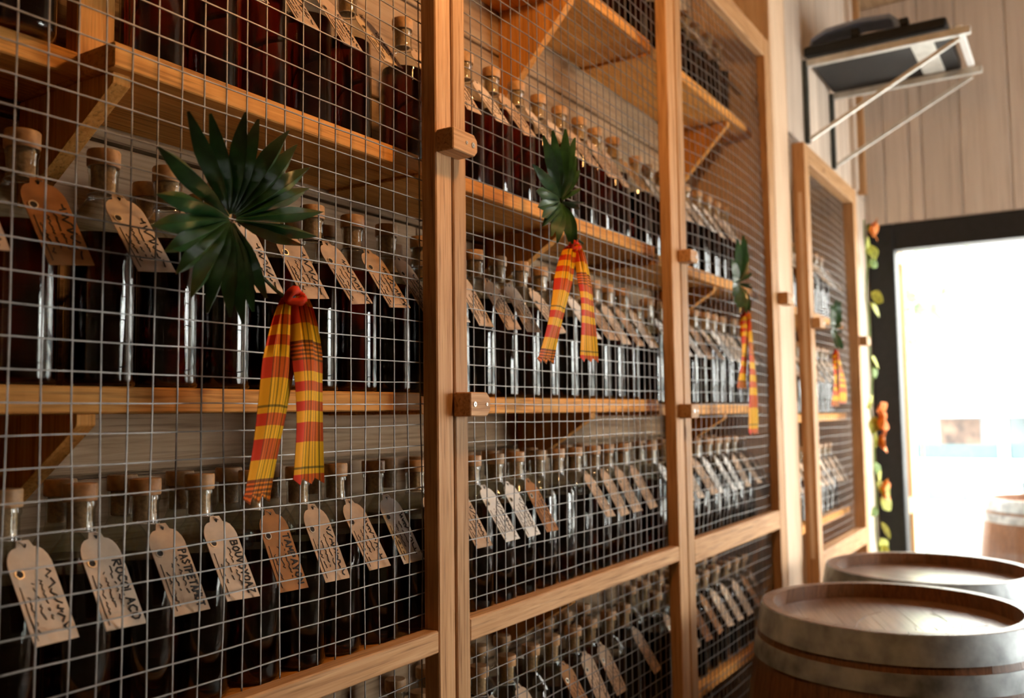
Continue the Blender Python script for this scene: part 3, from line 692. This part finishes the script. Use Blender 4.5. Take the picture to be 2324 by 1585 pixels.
# warm fill bulb, out of view, added to brighten upper shelves and back wall
mb, nt_, b_ = mat('warm_fill_glow'); b_.inputs['Base Color'].default_value = (1, .7, .4, 1)
b_.inputs['Emission Color'].default_value = (1.0, .50, .17, 1); b_.inputs['Emission Strength'].default_value = 290
for lx, ly, lz, lb in ((1.18, -.52, 2.34, 'added unseen warm fill bulb over the aisle by the second mesh door'),):
    t = thing('fill_lamp', lb, 'lamp', (lx, ly, lz))
    MB().tube([(0, 0, .05), (0, 0, 3.0999-lz)], .003, 6).build('cable', M['black'], t)
    MB().lathe([(.012, .05), (.02, .045), (.022, .0), (.018, -.005)], 14, capb=True, capt=True).build('socket', M['black'], t, smooth=True)
    MB().lathe([(.006, -.006), (.018, -.03), (.032, -.062), (.034, -.08), (.028, -.10), (.012, -.112), (.002, -.114)], 16, capb=True, capt=True).build('bulb', mb, t, smooth=True, angle=80)

# ------------------------------------------------------------------ garland beside the doorway
t = thing('flower_garland', 'garland of yellow green leaves and orange flowers beside the black doorway', 'garland', (3.86, -.03, 2.13))
pts = [(.012*math.sin(k*.9), -.006+.004*math.sin(k*1.7), -.064*k) for k in range(24)]
MB().tube(pts, .0035, 5).build('vine', M['vinegreen'], t, smooth=True)
r = random.Random(12)
def vine_leaf(L_n, W_):
    m = MB(); vs = [(0, 0, 0)]; n = 8
    out = [(W_*math.sin(math.pi*k/n)*(1.1-.3*k/n), L_n*k/n) for k in range(1, n)]
    vs = [(0, 0, 0)]+[(a, -.004*math.sin(3*b_/L_n), -b_) for a, b_ in out]+[(0, .003, -L_n)]+[(-a, -.004*math.sin(3*b_/L_n), -b_) for a, b_ in reversed(out)]
    mid = [(0, -.007, -L_n*.5)]; nv = len(vs); vs += mid
    fs = [(i, (i+1) % nv, nv) for i in range(nv)]
    v2 = [(a, b_+.001, c) for a, b_, c in vs]; o = len(vs)
    return m.add(vs+v2, fs+[tuple(o+q for q in reversed(f)) for f in fs]+[(i, (i+1) % nv, o+(i+1) % nv, o+i) for i in range(nv)])
MLs = [vine_leaf(.075, .032).mesh('leaf', M['vine'], smooth=True), vine_leaf(.052, .020).mesh('leaf', M['vinegreen'], smooth=True), vine_leaf(.058, .028).mesh('petal', M['flower'], smooth=True)]
for k, z in enumerate([-.02, -.07, -.10, -.14, -.17, -.30, -.34, -.56, -.60, -.72, -.80, -.86, -.98, -1.02, -1.06, -1.12, -1.16, -1.22, -1.28, -1.31, -1.38, -1.42, -1.46]):
    put('leaf', MLs[0 if k % 4 else 1], t, (r.uniform(-.01, .02), -.012+r.uniform(-.012, .004), z), (r.uniform(-.5, .3), r.uniform(-1.1, .9), r.uniform(-.9, .6)))
for z in (-.045, -.78, -.83, -1.09, -.90):
    for k in range(4):
        put('petal', MLs[2], t, (.005, -.022, z), (R(-35), k*1.57+z*9, r.uniform(-.3, .3)))

# ------------------------------------------------------------------ outside
tag(MB().box(4.3, 30, -16, 14, -.12, -.02).build('pavement', M['paving']), 'pale paved ground outside beyond the glazed door', 'pavement')['kind'] = 'structure'
# the cage front goes on outside, along the same wall
t = thing('outdoor_cage', 'outdoor wooden cage panel with wire mesh seen through the glass', 'cage', (4.75, .02, 0))
MB().box(-.46, -.40, 0, .04, 0, 2.2).build('stile', M['oakZ'], t, bevel=.002)
MB().box(.40, .46, 0, .04, 0, 2.2).build('stile', M['oakZ'], t, bevel=.002)
MB().box(-.40, .40, 0, .04, .82, .90).build('rail', M['oakX'], t, bevel=.002)
MB().box(-.40, .40, 0, .04, 2.12, 2.2).build('rail', M['oakX'], t, bevel=.002)
wmb = wire_mesh(-.42, .42, .02, 2.18, .042, .003, 9, .001, .01); o = wmb.build('wire_mesh', M['wire'], t); o['kind'] = 'stuff'
tag(MB().box(4.24, 5.6, .10, .2, 0, 2.9).build('outdoor_wall', M['white_paint']), 'pale outdoor wall behind the outdoor cage', 'wall')
# white shop across the way
SX = 11.0
t = thing('shop_front', 'white shop front with blue windows across from the door', 'building', (SX, .5, -.10))
def SB(y0, y1, z0, z1, d0, d1, nm, m, par=t): return MB().box(d0, d1, y0, y1, z0, z1).build(nm, M[m], par)
SB(-7, 5, 1.50, 5.5, 0, .3, 'wall', 'white_paint'); SB(-7, 5, -.02, .30, 0, .3, 'wall', 'white_paint')
SB(-7, 5, 1.36, 1.52, -.12, 0, 'lintel', 'white_paint'); SB(-7, 5, .76, .90, -.08, .02, 'sill', 'white_paint')
y = -6.9
k = 0
while y < 4.6:
    wv = SB(y+.05, y+.86, .90, 1.36, .06, .10, 'window', 'bluewin')
    SB(y+.05, y+.86, .90, 1.06, .04, .058, 'panel', 'teal', wv); SB(y+.22, y+.62, 1.06, 1.34, .04, .058, 'display', 'brownwin', wv)
    SB(y-.04, y+.05, .90, 1.36, -.02, .1, 'mullion', 'white_paint')
    SB(y+.12, y+.44, .44, .68, .06, .10, 'window', 'bluewin'); SB(y+.56, y+.78, .44, .68, .06, .10, 'window', 'bluewin')
    SB(y-.04, y+.12, .30, .76, -.01, .1, 'mullion', 'white_paint'); SB(y+.44, y+.56, .30, .76, -.01, .1, 'mullion', 'white_paint'); SB(y+.78, y+.87, .30, .76, -.01, .1, 'mullion', 'white_paint')
    y += .91
SB(-7, 5, .30, 1.36, .101, .3, 'back_wall', 'white_paint'); SB(-7, 5, .30, .44, -.013, .099, 'plinth', 'white_paint'); SB(-7, 5, .68, .76, -.013, .099, 'plinth', 'white_paint')
SB(-.35, -.20, 2.45, 2.60, -.03, 0, 'vent', 'bluewin')
tag(MB().box(6.3, 6.45, -6, 3, 2.62, 2.72).build('porch_beam', M['greyY']), 'grey porch beam crossing above outside the door', 'beam')
# bush
t = thing('bush', 'pale green bush outside by the white wall', 'bush', (7.0, .22, 1.9))
r = random.Random(3)
MB().tube([(0, 0, -1.9), (.02, 0, -.4), (0, .02, .3)], [.008, .008, .006], 6).build('stem', M['vinegreen'], t)
m = MB()
for k in range(420):
    a, b_, c = r.gauss(0, .16), r.gauss(0, .13), r.gauss(.15, .24)
    d = Vector((r.uniform(-1, 1), r.uniform(-1, 1), r.uniform(-1, .6))).normalized(); e = d.cross(Vector((.3, .5, .8))).normalized()
    p = Vector((a, b_, c)); q = .05
    m.add([p, p+d*q+e*q*.4, p+d*q*2, p+d*q-e*q*.4], [(0, 1, 2, 3)])
o = m.build('foliage', M['bush'], t); o['kind'] = 'stuff'
